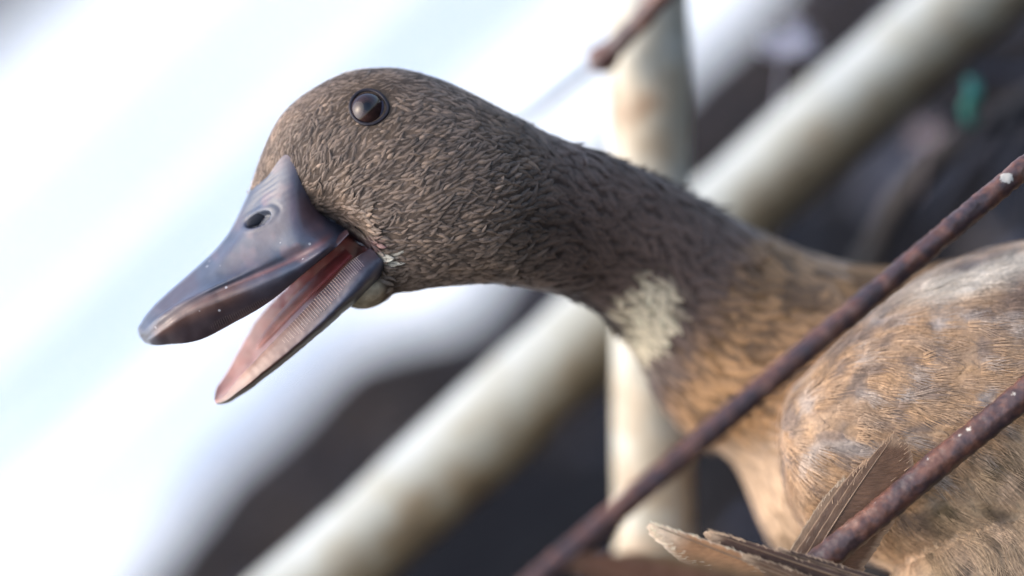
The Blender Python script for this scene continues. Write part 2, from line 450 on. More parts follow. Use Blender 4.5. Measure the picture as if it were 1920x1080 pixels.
# ------------------------------------------------------------------ debris on the mud
tw = tube([P(a, b, c) for a, b, c in cr(np.array([(1122, 118, 1.0), (1060, 168, 1.0), (1000, 216, 1.005), (930, 262, 1.01), (800, 360, 1.02)], float), 40)], [9.0 * K * (1 - .3 * i / 39) for i in range(40)], flat("wet_twig", (.05, .06, .08), .4), "twig", 10, rough=.0003)
tag(tw, "thin bare twig running down from the tip of the rod to behind the duck's head", "twig")
def on_mud(px, py):
    p = ray_ground(px, py, .03)
    for _ in range(6): p = ray_ground(px, py, mud_height(p.x, p.y))
    return p
def pebble(name, px, py, r, c, label, cat, sq=(1, 1, .6), group=None):
    p = on_mud(px, py); V = []; F = []
    nu, nv = 16, 10
    for j in range(nv + 1):
        for i in range(nu):
            th = math.pi * j / nv; ph = 2 * math.pi * i / nu
            q = Vector((math.sin(th) * math.cos(ph), math.sin(th) * math.sin(ph), math.cos(th)))
            k = 1 + .25 * noise.fractal(q * 1.7 + Vector((px, py, 0)), .8, 2, 3)
            V.append(p + Vector((q.x * sq[0], q.y * sq[1], q.z * sq[2])) * r * k)
    F = [(j * nu + i, j * nu + (i + 1) % nu, (j + 1) * nu + (i + 1) % nu, (j + 1) * nu + i) for j in range(nv) for i in range(nu)]
    return tag(obj(name, V, F, flat(name + "_stone", c, .7)), label, cat, group)
pebble("stone", 1700, 330, .022, (.045, .05, .075), "bluish grey stone low on the mud under the diagonal pole", "stone", (1.4, .8, .4))
# a dead forked branch leaning behind the duck, with litter caught on it
def branch(pts2, r0, r1, mat_, name, parent=None):
    k = cr(np.array(pts2, float), 60); P3 = [P(a, b, c) for a, b, c in k]
    return tube(P3, [r0 + (r1 - r0) * i / 59 for i in range(60)], mat_, name, 14, rough=.0012, parent=parent, roughscale=90)
M_bark = flat("bark", (.032, .027, .026), .8); M_bark2 = flat("dark_bark", (.020, .024, .042), .8)
br = branch([(2500, -260, 1.10), (2150, 20, 1.06), (1920, 190, 1.03), (1800, 262, 1.02), (1715, 335, 1.03), (1650, 440, 1.05), (1620, 600, 1.1), (1640, 1300, 1.2), (1500, 2300, 1.3)], .0040, .0045, M_bark, "branch")
tag(br, "greyish brown dead branch running from the right edge behind the green scrap", "branch")
for q in ([(1905, 197, 1.03), (1850, 275, 1.04), (1800, 330, 1.05), (1745, 420, 1.08)], [(2120, 45, 1.06), (1950, 130, 1.07), (1850, 136, 1.08), (1770, 120, 1.1)], [(1960, 160, 1.035), (1930, 215, 1.04), (1880, 300, 1.06), (1860, 420, 1.08)]):
    branch(q, .0034, .0018, M_bark2, "twig", br)
def strip(path, width, mat_, name):
    k = cr(np.array(path, float), 16); V = []; F = []
    for i, (a, b, c) in enumerate(k):
        for sx in (-1, 0, 1):
            for t_ in (0, 1): V.append(P(a + sx * width * (1 - .25 * abs(i / 7.5 - 1)), b, c + t_ * .0012 + .002 * (sx * sx) + .0015 * math.sin(i * .8)))
    for i in range(15):
        a = i * 6; b_ = a + 6
        F += [(a, a + 2, b_ + 2, b_), (a + 2, a + 4, b_ + 4, b_ + 2), (a + 1, b_ + 1, b_ + 3, a + 3), (a + 3, b_ + 3, b_ + 5, a + 5), (a, b_, b_ + 1, a + 1), (a + 4, a + 5, b_ + 5, b_ + 4)]
    F += [(0, 1, 3, 2), (2, 3, 5, 4), (90, 92, 93, 91), (92, 94, 95, 93)]
    return obj(name, V, F, mat_)
tag(strip([(1822, 145, .99), (1826, 175, .985), (1815, 205, .985), (1822, 235, .99)], 16, flat("green_plastic", (.003, .11, .085), .45), "plastic_scrap"), "small teal green plastic scrap hanging on the branch", "scrap")
def down(px, py, d, sc, dirs, n, label, c):
    V = []; F = []; root = P(px, py, d)
    for i in range(n):
        a = math.radians(random.choice(dirs) + random.gauss(0, 13)); L = random.uniform(.35, 1) * sc
        dr = (CX * math.cos(a) + CY * math.sin(a)).normalized(); s_ = FWD.cross(dr).normalized() * .00045
        p0 = root + CX * random.gauss(0, sc * .1) + CY * random.gauss(0, sc * .1); b0 = len(V)
        for k in range(5):
            q = p0 + dr * (L * k / 4) + FWD.cross(dr) * (sc * .12 * math.sin(k * .8 + i)) - FWD * (.0008 * k * math.sin(i))
            V += [q - s_ * (1 - k / 5), q + s_ * (1 - k / 5)]
        for k in range(4): F.append((b0 + 2 * k, b0 + 2 * k + 1, b0 + 2 * k + 3, b0 + 2 * k + 2))
    b0 = len(V)      # its quill
    q0 = root - CX * sc * .1 - CY * sc * .1; q1 = root - CX * .004 - CY * .022
    for i in range(6):
        c_ = q0.lerp(q1, i / 5)
        for k in range(5): V.append(c_ + (CX * math.cos(k * 1.2566) - CY.cross(CX) * math.sin(k * 1.2566)) * .0003)
    F += [(b0 + i * 5 + k, b0 + i * 5 + (k + 1) % 5, b0 + i * 5 + 5 + (k + 1) % 5, b0 + i * 5 + 5 + k) for i in range(5) for k in range(5)]
    return tag(obj("down_feather", V, F, flat("down_" + label[:4], c, .8)), label, "feather")
down(1475, 88, .995, .013, [62, 55, 40, -5, 5, 195, 160], 90, "wispy white down feather clinging above the diagonal pole near the top edge", (.62, .60, .68))
down(1745, 258, 1.02, .011, [10, 170, 90, -20, 200, 130], 130, "small pinkish white down tuft caught on the branch below the green scrap", (.30, .24, .24))

# ================================================================== THE DUCK
duck = empty("duck", W([(1700, -1250, -300)])[0])
tag(duck, "brown duck stretching its neck to the left with its grey bill wide open", "duck")

def loft(st, nl=120, ns=64, pw=1.0):
    """stations (topx, topy, botx, boty, zc, hd) -> closed tube mesh in duck units"""
    st = np.array(st, float)
    mid = (st[:, :2] + st[:, 2:4]) / 2
    dl = np.concatenate([[0], np.cumsum(np.hypot(*(np.diff(mid, axis=0).T)))]); ts = dl / dl[-1]
    k = cr(st, nl, ts)
    V = []
    for r in k:
        t = np.array([r[0], -r[1], r[4]]); b = np.array([r[2], -r[3], r[4]])
        c = (t + b) / 2; a = (t - b) / 2
        for i in range(ns):
            an = 2 * math.pi * i / ns
            V.append(c + a * math.cos(an) + np.array([0, 0, r[5]]) * math.sin(an))
    F = [(j * ns + i, j * ns + (i + 1) % ns, (j + 1) * ns + (i + 1) % ns, (j + 1) * ns + i) for j in range(nl - 1) for i in range(ns)]
    c0 = len(V); V.append(np.mean(V[:ns], axis=0)); c1 = len(V); V.append(np.mean(V[(nl - 1) * ns:nl * ns], axis=0))
    for i in range(ns):
        F.append((c0, (i + 1) % ns, i)); F.append((c1, (nl - 1) * ns + i, (nl - 1) * ns + (i + 1) % ns))
    return V, F
def ellipsoid(c, r, rot=0, nu=40, nv=24):
    V = []; ca, sa = math.cos(rot), math.sin(rot)
    for j in range(nv + 1):
        for i in range(nu):
            th = math.pi * j / nv; ph = 2 * math.pi * i / nu
            x = r[0] * math.sin(th) * math.cos(ph); y = r[1] * math.sin(th) * math.sin(ph); z = r[2] * math.cos(th)
            V.append((c[0] + x * ca - y * sa, -c[1] + x * sa + y * ca, c[2] + z))
    F = [(j * nu + i, j * nu + (i + 1) % nu, (j + 1) * nu + (i + 1) % nu, (j + 1) * nu + i) for j in range(nv) for i in range(nu)]
    return V, F

HEAD = [(466, 365, 500, 392, -110, 22), (474, 335, 545, 388, -110, 52), (494, 278, 600, 405, -110, 80),
        (528, 214, 668, 440, -110, 104), (574, 173, 706, 492, -110, 119), (640, 138, 722, 545, -110, 128), (720, 126, 752, 549, -110, 135),
        (800, 140, 812, 540, -110, 138), (870, 167, 876, 534, -113, 134), (950, 209, 932, 532, -122, 124), (1040, 256, 1000, 541, -165, 112),
        (1130, 286, 1065, 557, -215, 106), (1220, 325, 1120, 583, -285, 110), (1305, 368, 1158, 622, -350, 125), (1400, 422, 1195, 676, -410, 150),
        (1500, 468, 1235, 752, -465, 190), (1600, 496, 1290, 815, -500, 230), (1700, 500, 1368, 862, -520, 262), (1850, 480, 1450, 1015, -520, 300),
        (2050, 460, 1640, 1060, -510, 320), (2250, 480, 1900, 1150, -430, 260), (2360, 600, 2250, 1100, -430, 120)]
WINGS = [(1462, 790, 1466, 850, -172, 30), (1478, 745, 1475, 915, -182, 90), (1515, 700, 1505, 985, -192, 135), (1585, 625, 1560, 1030, -202, 168), (1665, 562, 1650, 1060, -207, 186),
         (1765, 502, 1750, 1100, -217, 205), (1925, 453, 1900, 1130, -227, 222), (2100, 445, 2100, 1130, -232, 205), (2300, 560, 2300, 1000, -232, 90)]
allV = []; allF = []
for v, f in (loft(HEAD, 170, 72), loft(WINGS, 90, 64), ellipsoid((1905, 1135, -190), (300, 215, 205), math.radians(38)),
             ellipsoid((692, 543, -104), (52, 34, 78), math.radians(22)), ellipsoid((1700, 1290, -120), (260, 110, 120), 0)):
    b0 = len(allV); allV += [tuple(q) for q in v]; allF += [tuple(i + b0 for i in q) for q in f]
tmp = bpy.data.meshes.new("t"); tmp.from_pydata(allV, [], allF)
to = bpy.data.objects.new("t", tmp); COL.objects.link(to)
md = to.modifiers.new("r", 'REMESH'); md.mode = 'VOXEL'; md.voxel_size = 6.0
md = to.modifiers.new("s", 'SMOOTH'); md.factor = .5; md.iterations = 6
dg = bpy.context.evaluated_depsgraph_get(); ev = to.evaluated_get(dg); em = ev.to_mesh()
nv = len(em.vertices); bv = np.zeros(nv * 3); em.vertices.foreach_get("co", bv); bv = bv.reshape(-1, 3)
bn = np.zeros(nv * 3); em.vertices.foreach_get("normal", bn); bn = bn.reshape(-1, 3)
bf = [tuple(p_.vertices) for p_ in em.polygons]
ev.to_mesh_clear(); bpy.data.objects.remove(to)
bvh = BVHTree.FromPolygons([Vector(v) for v in bv], bf)
print("body verts", nv)

def inpoly(x, y, poly):
    r = False; j = len(poly) - 1
    for i in range(len(poly)):
        xi, yi = poly[i]; xj, yj = poly[j]
        if (yi > y) != (yj > y) and x < (xj - xi) * (y - yi) / (yj - yi) + xi: r = not r
        j = i
    return r
WINGPOLY = [(1458, 800), (1472, 745), (1508, 690), (1580, 618), (1660, 555), (1760, 495), (1925, 440), (2500, 420), (2500, 1500), (1400, 1500), (1480, 1020), (1462, 900)]
# ---- pigments of the plumage, by place on the bird
def sm(x, a, b):
    t = np.clip((x - a) / (b - a), 0, 1); return t * t * (3 - 2 * t)
def fn(x, y, s, o=0):
    return noise.noise(Vector((x / s, y / s, o)))
def gauss2(x, y, cx, cy, sx, sy, rot=0):
    dx, dy = x - cx, y - cy; c, s = math.cos(rot), math.sin(rot)
    u = dx * c + dy * s; v = -dx * s + dy * c
    return math.exp(-((u / sx) ** 2 + (v / sy) ** 2))
def pigment(x, y, z, jit=0.0):
    """x, y in photo pixels"""
    head = np.array([.130, .094, .072]); tan = np.array([.35, .24, .165])
    n1 = fn(x, y, 26, z / 60); n2 = fn(x, y, 90, 3 + z / 90)
    c = head * (1 + .25 * n2)
    # head speckle
    k = max(0, n1) * .8
    c = c * (1 - k) + tan * k * .8 + c * k * .2
    # nape patch, paler
    c = c + np.array([.035, .024, .016]) * gauss2(x, y, 905, 225, 70, 25, .4)
    # ring of plain brown round the eye
    g = gauss2(x, y, 690, 205, 62, 58); c = c * (1 - .6 * g) + np.array([.12, .078, .045]) * .6 * g
    # neck: plain dark grey brown
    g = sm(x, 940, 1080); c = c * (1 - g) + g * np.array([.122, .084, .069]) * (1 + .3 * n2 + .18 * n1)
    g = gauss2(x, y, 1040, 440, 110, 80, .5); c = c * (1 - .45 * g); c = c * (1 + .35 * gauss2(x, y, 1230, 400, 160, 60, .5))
    # chest: rusty with dark scallops
    g = sm(x + .55 * (y - 560), 1290, 1400) if y > 430 else sm(x, 1420, 1520)
    ch = np.array([.36, .20, .09]) * (1 + .3 * n2); sc = fn(x + y * .3, (y - x * .3) * 1.7, 44, 8 + z / 70)
    ch = ch * (1 - .55 * sm(sc, -.1, .35))
    c = c * (1 - g) + ch * g
    # white bib
    d = abs((x - 1204 + (y - 596) * .28) / 58) ** 2 + ((y - 596 - (x - 1215) * .1) / 84) ** 2 + .8 * n1
    g = 1 - sm(d, .45, 1.6); c = c * (1 - g) + np.array([.74, .63, .44]) * g
    # flank under the rod, tan
    g = sm(y, 790, 870) * sm(x, 1300, 1350) * (1 - sm(x, 1500, 1560)); c = c * (1 - g) + np.array([.46, .31, .19]) * g
    # shoulder and side: sandy with grey-brown blots
    if x > 1455 and z > -245 and inpoly(x, y, WINGPOLY):
        g = 1.0
        b1 = fn(x * .75 + y * .45, y * .8 - x * .35, 28, 20 + z / 80); b2 = fn(x, y, 60, 31)
        w_ = np.array([.40, .255, .148]) * (1 + .22 * b2) + np.array([.05, .01, -.02]) * n1
        gk = sm(b1 + .5 * b2, .08, .42) * .75
        w_ = w_ * (1 - gk) + np.array([.14, .105, .088]) * gk
        gp = sm(fn(x, y, 48, 77), .2, .45) * .55; w_ = w_ * (1 - gp) + np.array([.40, .35, .31]) * gp
        wh = gauss2(x, y, 1790, 536, 130, 26, -.22) + gauss2(x, y, 1890, 495, 60, 16, -.3); wh = min(1, wh * 1.2)
        w_ = w_ * (1 - wh) + np.array([.54, .47, .38]) * wh
        dk = gauss2(x, y, 1900, 560, 55, 26, -.35) + .8 * gauss2(x, y, 1835, 492, 60, 9, -.35) + .9 * gauss2(x, y, 1790, 512, 40, 8, -.3)
        dk = min(1, dk); w_ = w_ * (1 - .75 * dk) + np.array([.07, .05, .05]) * .75 * dk
        # lower side, more strongly blotched
        lo = sm(y + .83 * (x - 1550), 1085, 1140)
        b3 = fn(x * .8 - y * .5, y * .5 + x * .4, 26, 51)
        w2 = np.array([.46, .31, .185]) * (1 - .6 * sm(b3, .02, .32)) + np.array([0, 0, .02]) * b2
        w_ = w_ * (1 - lo) + w2 * lo
        c = c * (1 - g) + w_ * g
    # chin skin
    g = gauss2(x, y, 686, 556, 44, 30, -.5) ; g = sm(g, .35, .6); c = c * (1 - g) + np.array([.66, .53, .36]) * g
    g = sm(gauss2(x, y, 722, 487, 22, 9, .7), .3, .6) + .7 * sm(gauss2(x, y, 742, 476, 12, 7, -.5), .3, .6); g = min(1, g) * (1 if z > -40 else 0)
    c = c * (1 - g) + np.array([.6, .55, .45]) * g
    # bare skin of the gape corner
    g = sm(gauss2(x, y, 690, 462, 26, 20), .3, .6); c = c * (1 - g) + np.array([.13, .07, .065]) * g
    return np.clip(c * (1 + jit), .004, .9)

bc = np.array([pigment(v[0], -v[1], v[2]) * (.62 if v[0] < 1440 else .85) for v in bv])  # darkened beneath the tufts: groove shade put into the colour
# inside of the gape, dark flesh where the head closes off the mouth
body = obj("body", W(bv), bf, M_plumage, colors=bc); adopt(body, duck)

# ---- plumage flow
FL = np.array([(480, 330, .35, -.9), (530, 215, .6, -.75), (640, 150, .9, -.35), (740, 140, 1, .05), (900, 200, .9, .42), (1100, 290, .92, .38), (1300, 380, .85, .5), (1500, 480, .85, .5),
      (560, 300, .25, -.9), (600, 280, .35, -.9), (640, 270, .55, -.7), (600, 360, .4, -.8), (660, 330, .75, -.5), (650, 400, .9, -.3), (760, 330, .85, -.5), (720, 260, .9, -.4), (700, 430, 1, -.05), (850, 300, .9, -.4),
      (950, 350, .85, -.45), (850, 450, 1, -.15), (700, 540, .9, .0), (1000, 450, 1, 0), (1080, 380, .95, .25), (1100, 520, .9, .35), (1200, 600, .5, .8), (1300, 700, .75, .5), (1400, 600, .9, .3), (1600, 540, .8, -.3),
      (1300, 800, .5, .8), (1420, 920, .6, .7), (1500, 800, 1, .1), (1500, 720, .9, -.2), (1600, 680, 1, .1), (1700, 640, 1, .2), (1800, 600, 1, .05), (1890, 530, .9, -.4), (1850, 580, .9, .35), (1750, 800, .95, .2), (1700, 870, .9, .4), (1600, 880, .9, .35), (1900, 680, 1, -.1), (1550, 970, .85, .5),
      (1680, 980, .55, .75), (1800, 900, .7, .65), (1900, 1050, .6, .8), (1900, 880, .7, .6), (1800, 520, .9, -.35)])
def flow(x, y):
    w_ = 1 / (((FL[:, 0] - x) ** 2 + (FL[:, 1] - y) ** 2) + 900) ** 1.5
    d = (FL[:, 2:] * w_[:, None]).sum(0); d /= np.linalg.norm(d)
    return d
BILLPOLY = [(440, 406), (462, 384), (500, 338), (536, 304), (554, 342), (584, 394), (612, 416), (648, 430), (680, 446), (692, 474), (694, 512), (650, 566), (560, 560), (400, 540)]
def inpoly(x, y, poly):
    r = False; j = len(poly) - 1
    for i in range(len(poly)):
        xi, yi = poly[i]; xj, yj = poly[j]
        if (yi > y) != (yj > y) and x < (xj - xi) * (y - yi) / (yj - yi) + xi: r = not r
        j = i
    return r

# triangle soup for sampling
tri = []
for f in bf:
    tri.append((f[0], f[1], f[2])); 
    if len(f) == 4: tri.append((f[0], f[2], f[3]))
tri = np.array(tri)
A = bv[tri[:, 0]]; B = bv[tri[:, 1]]; C_ = bv[tri[:, 2]]
cr_ = np.cross(B - A, C_ - A); area = np.linalg.norm(cr_, axis=1) / 2; tn = cr_ / (2 * area[:, None] + 1e-9)
cen = (A + B + C_) / 3
def sample(n, weight, spacing):
    wgt = area * weight(cen, tn); wgt /= wgt.sum()
    idx = rng.choice(len(tri), n, p=wgt)
    r1 = np.sqrt(rng.random(n)); r2 = rng.random(n)
    p = (1 - r1)[:, None] * A[idx] + (r1 * (1 - r2))[:, None] * B[idx] + (r1 * r2)[:, None] * C_[idx]
    grid = {}; out = []
    for q, i in zip(p, idx):
        sp = spacing(q[0], -q[1]); g = 12.0
        key = (int(q[0] // g), int(q[1] // g), int(q[2] // g)); ok = True
        R_ = int(math.ceil(sp / g))
        for a in range(-R_, R_ + 1):
            for b in range(-R_, R_ + 1):
                for c in range(-R_, R_ + 1):
                    for o_ in grid.get((key[0] + a, key[1] + b, key[2] + c), ()):
                        if (o_[0] - q[0]) ** 2 + (o_[1] - q[1]) ** 2 + (o_[2] - q[2]) ** 2 < sp * sp: ok = False; break
                    if not ok: break
                if not ok: break
            if not ok: break
        if ok: grid.setdefault(key, []).append(q); out.append((q, tn[i]))
    return out

def frame(q, nrm):
    x, y = q[0], -q[1]
    if x < 1440:  # smooth normal from the surface
        pass
    d2 = flow(x, y); d = np.array([d2[0], -d2[1], -.05])
    d = d - nrm * d.dot(nrm); L = np.linalg.norm(d)
    if L < .15: d = np.array([.6, 0, -.8]) - nrm * np.dot([.6, 0, -.8], nrm); L = np.linalg.norm(d)
    return d / L

def surf(x, y):
    h = bvh.ray_cast(Vector((x, -y, 600)), Vector((0, 0, -1)))
    return h

# ---- short ridged tufts over head and neck
def size_at(x, y):
    s = 1.0 + .6 * sm(x, 900, 1150) + .5 * sm(x, 1200, 1400)
    if x < 640: s *= .62 + .38 * sm(x, 480, 640)
    return s * (1 + .15 * sm(x, 700, 850))
def wt(c, n): 
    w_ = np.where((c[:, 0] < 1560) & (c[:, 2] < 1e9), 1.0, 0.0); w_ *= np.array([0 if (a > 1455 and z_ > -245 and inpoly(a, -b, WINGPOLY)) else 1 for a, b, z_ in c])
    w_ *= np.where(c[:, 0] < 1000, 2.6, np.where(c[:, 0] < 1200, 1.2, .7)); return w_
pts_ = sample(52000, wt, lambda x, y: 7.0 * size_at(x, y))
tv = []; tf = []; tc = []
RN = 5
for q, nr in pts_:
    x, y = q[0], -q[1]
    if inpoly(x, y, BILLPOLY): continue
    if q[2] > -60 and (x - 690) ** 2 + (y - 202) ** 2 < 37 ** 2: continue
    if gauss2(x, y, 686, 556, 44, 30, -.5) > .42: continue
    d = frame(q, nr); s = np.cross(nr, d)
    a = random.gauss(0, .22) + .5 * fn(x, y, 40, 5); d, s = d * math.cos(a) + s * math.sin(a), s * math.cos(a) - d * math.sin(a)
    z = size_at(x, y); near_eye = gauss2(x, y, 690, 202, 60, 60)
    L = z * random.uniform(16, 30) * (1 - .4 * near_eye); wd = z * random.uniform(3.8, 6.2); hh = z * random.uniform(3.0, 6.2) * (1 - .6 * near_eye) * (1 - .68 * sm(x, 900, 1100)) * (.6 if y < 190 and x < 900 else 1)
    bend = random.gauss(0, .26)
    base = pigment(x, y, q[2]); j = random.gauss(0, .2) * (1 - .6 * sm(x, 950, 1100)); cl_ = noise.noise(Vector((x / 11, y / 8, q[2] / 20))) * (1 - sm(x, 900, 1100)); base = base * (1 + .55 * cl_); hh *= (1 + .8 * cl_) * (.3 + .7 * sm(abs(nr[2]), .1, .6))
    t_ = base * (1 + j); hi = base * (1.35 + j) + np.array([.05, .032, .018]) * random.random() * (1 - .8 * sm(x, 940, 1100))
    b0 = len(tv)
    for k in range(RN):
        u_ = k / (RN - 1); c = q + d * (L * u_) + s * (bend * L * u_ * u_) + nr * (-.8 + 2.2 * sm(x, 880, 1020))
        prof = math.sin(math.pi * min(1, .16 + u_ * .84)) ** .9
        w0 = wd * prof; h0 = hh * (prof * .6 + .4 * u_ * (1 - u_ ** 6)) 
        tv += [c - s * w0 - nr * (.8), c + nr * h0, c + s * w0 - nr * (.8)]
        e = .5 + .1 * u_
        tc += [t_ * e, t_ * (1 - u_) * .8 + hi * u_ * 1.1, t_ * e]  # lit ridge and shaded edges painted into each tuft
    for k in range(RN - 1):
        r0 = b0 + 3 * k; r1_ = r0 + 3
        tf += [(r0, r0 + 1, r1_ + 1, r1_), (r0 + 1, r0 + 2, r1_ + 2, r1_ + 1)]
tv = np.array(tv)
print("tufts", len(tv) // 15)
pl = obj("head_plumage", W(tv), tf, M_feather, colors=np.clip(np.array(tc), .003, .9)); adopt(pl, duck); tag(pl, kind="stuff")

# ---- contour feathers of shoulder and side: soft vanes plus loose barbs
def wt2(c, n): return np.array([1.0 if (1455 < a < 2150 and z_ > -245 and b > -1250 and inpoly(a, -b, WINGPOLY)) else 0.0 for a, b, z_ in c])
vv = []; vf = []; vc = []
for q, nr in sample(5200, wt2, lambda x, y: 19):
    x, y = q[0], -q[1]
    d = frame(q, nr); s = np.cross(nr, d); a = random.gauss(0, .2); d, s = d * math.cos(a) + s * math.sin(a), s * math.cos(a) - d * math.sin(a)
    L = random.uniform(55, 80); wd = random.uniform(16, 24); b0 = len(vv); lift = random.uniform(2.5, 5.5)
    nk, ns = 7, 5; j = random.gauss(0, .11)
    for k in range(nk):
        u_ = k / (nk - 1)
        ww = wd * (math.sin(math.pi * min(1, .18 + .75 * u_)) ** .6) * (1 if u_ < .99 else .45)
        for i in range(ns):
            v_ = i / (ns - 1) * 2 - 1
            p_ = q + d * (L * (u_ - .08 * v_ * v_)) + s * (ww * v_) + nr * (lift * u_ * (1 - .5 * u_) - 3.2 * v_ * v_ * (.4 + u_) + .6)
            # follow the curved body
            h = bvh.find_nearest(Vector(p_ - nr * 1.0))
            off = (p_ - q).dot(nr)
            p_ = np.array(h[0]) + np.array(h[1]) * max(.3, lift * u_ * (1 - .4 * u_) - 2.2 * v_ * v_ * (.3 + u_) + .8)
            vv.append(p_); c = pigment(p_[0], -p_[1], max(p_[2], -240)) 
            c = c * (1 + j) * (.86 + .16 * u_ + .16 * v_ * v_)
            vc.append(c)
    for k in range(nk - 1):
        for i in range(ns - 1):
            r0 = b0 + k * ns + i; vf.append((r0, r0 + 1, r0 + ns + 1, r0 + ns))
vo = obj("side_plumage", W(np.array(vv)), vf, M_feather, colors=np.clip(np.array(vc), .003, .9)); adopt(vo, duck); tag(vo, kind="stuff")
print("vanes", len(vv) // 35)

hv = []; hf = []; hc = []
for q, nr in sample(6500, wt2, lambda x, y: 15):
    x, y = q[0], -q[1]
    d0 = frame(q, nr); s0 = np.cross(nr, d0)
    a0 = random.gauss(0, .18); crisp = fn(x, y, 70, 44) + random.gauss(0, .25)
    if crisp < -.25: continue
    nb = random.randint(7, 15); span = random.uniform(.25, .6); L0 = random.uniform(36, 70); j0 = random.gauss(0, .08)
    for b_ in range(nb):
        t_ = (b_ / (nb - 1) - .5) * 2; a = a0 + t_ * span * .5 + random.gauss(0, .04)
        d = d0 * math.cos(a) + s0 * math.sin(a); s = s0 * math.cos(a) - d0 * math.sin(a)
        o_ = q + s0 * (t_ * 11 + random.gauss(0, .8)); L = L0 * random.uniform(.7, 1.1) * (1 - .25 * t_ * t_)
        col = pigment(o_[0], -o_[1], max(o_[2], -240)) * (1.0 + j0 + random.gauss(0, .14)); b0 = len(hv)
        hgt = random.uniform(3.0, 5.5) + 2.5 * max(0, crisp)
        h = bvh.find_nearest(Vector(o_ + d * L * .5))
        cn = np.array(h[1]); ctr = np.array(h[0])
        for k in range(4):
            u_ = k / 3
            p_ = o_ + d * (L * u_)
            p_ = p_ - cn * ((p_ - ctr).dot(cn)) - cn * ((u_ - .5) ** 2 * L * L / 900.) + cn * (1.2 + hgt * math.sin(math.pi * (.15 + .65 * u_)))
            ww = .95 * (1 - u_ * .75)
            hv += [p_ - s * ww, p_ + s * ww]; hc += [col * (1 + .25 * u_)] * 2
        for k in range(3):
            r0 = b0 + 2 * k; hf.append((r0, r0 + 1, r0 + 3, r0 + 2))
ho = obj("loose_barbs", W(np.array(hv)), hf, M_feather, colors=np.clip(np.array(hc), .003, .9)); adopt(ho, duck); tag(ho, kind="stuff")
print("barbs", len(hv) // 8)

# ------------------------------------------------------------------ bill
def grid_from(cols, ts, nr_, nc, ring=True, cts=None):
    """cols[c][s] = (x, y, z); smooth along and across"""
    a = np.array(cols, float)                       # C x S x 3
    a = np.stack([cr(c, nr_, ts) for c in a])       # C x nr x 3
    if ring: a = np.concatenate([a[-2:], a, a[:3]])
    m_ = len(a)
    if ring:
        b = cr(a, np.linspace(2 / (m_ - 1), (m_ - 3) / (m_ - 1), nc, endpoint=False))
    else:
        b = cr(a, nc)
    return b                                         # nc x nr x 3
def mesh_grid(b, ring=True):
    nc, nr_ = b.shape[:2]
    F = []
    for i in range(nc if ring else nc - 1):
        for j in range(nr_ - 1):
            i2 = (i + 1) % nc
            F.append((i * nr_ + j, i * nr_ + j + 1, i2 * nr_ + j + 1, i2 * nr_ + j))
    return F
def norms(b, ring=True):
    di = (np.roll(b, -1, 0) - np.roll(b, 1, 0)) if ring else np.gradient(b, axis=0)
    dj = np.gradient(b, axis=1); n_ = np.cross(di, dj); n_ /= np.linalg.norm(n_, axis=2, keepdims=True) + 1e-9
    return n_
TS = [0, .12, .27, .45, .62, .78, .9, .97, 1]
c0 = [(466, 362), (440, 418), (410, 462), (358, 512), (312, 552), (282, 582), (266, 604), (259, 620), (262, 630)]
c1 = [(500, 332), (472, 395), (435, 450), (380, 508), (330, 552), (295, 584), (272, 608), (262, 624), (263, 632)]
c2 = [(538, 290), (510, 372), (465, 438), (405, 506), (348, 555), (308, 588), (280, 612), (266, 628), (265, 634)]
c3 = [(568, 350), (545, 413), (500, 463), (432, 514), (366, 550), (318, 578), (285, 604), (268, 625), (265, 634)]
c4 = [(600, 400), (572, 436), (525, 474), (456, 513), (384, 547), (331, 576), (293, 606), (272, 630), (267, 637)]
cG = [(638, 422), (607, 451), (551, 485), (474, 519), (408, 547), (347, 578), (303, 610), (276, 634), (268, 639)]
cL = [(650, 430), (619, 460), (565, 496), (484, 536), (418, 564), (358, 592), (310, 620), (279, 639), (270, 641)]
cE = [(654, 440), (624, 469), (578, 506), (503, 566), (437, 604), (370, 637), (322, 645), (286, 647), (273, 643)]
zz = {'0': [-106, -104, -104, -104, -104, -104, -104, -106, -110], '1': [-70, -70, -70, -76, -78, -80, -88, -98, -110], '2': [-34, -30, -34, -42, -48, -54, -66, -90, -110],
      '3': [-8, 0, -3, -8, -18, -28, -48, -82, -110], '4': [4, 10, 12, 8, -2, -12, -34, -76, -110], 'G': [6, 10, 12, 8, 0, -6, -28, -72, -110],
      'L': [6, 22, 30, 26, 14, 0, -24, -70, -110], 'E': [0, 14, 18, 2, -16, -32, -52, -82, -110]}
def zip3(c, z): return [(a[0], -a[1], b) for a, b in zip(c, z)]
near = [zip3(c, zz[k]) for c, k in ((c1, '1'), (c2, '2'), (c3, '3'), (c4, '4'), (cG, 'G'), (cL, 'L'), (cE, 'E'))]
inn = [(x - 5, y + 9, z - 22 * (1 - t**4)) for (x, y, z), t in zip(near[-1], TS)]
pal = zip3([(630, 436), (588, 462), (535, 490), (455, 540), (390, 574), (335, 606), (303, 624), (282, 638), (270, 640)], [-110] * 9)
roll = [.55, .7, .85, 1, 1, 1, 1, 1, 1]
def mir(c): return [(x - 2 * (z + 108) * .40 * .6 * r, y + 2 * (z + 108) * .40 * .78 * r, -216 - z) for (x, y, z), r in zip(c, roll)]
E2 = np.array(mir(near[-1])); C0 = np.array(zip3(c0, zz['0']))
farc = []
for w_, fc in zip((.12, .3, .45, .62, .8, .93), near):
    q = C0 + (E2 - C0) * w_; q[:, 2] = C0[:, 2] + (E2[:, 2] - C0[:, 2]) * math.sin(w_ * math.pi / 2); farc.append([tuple(x) for x in q])
farc.append([tuple(x) for x in E2])
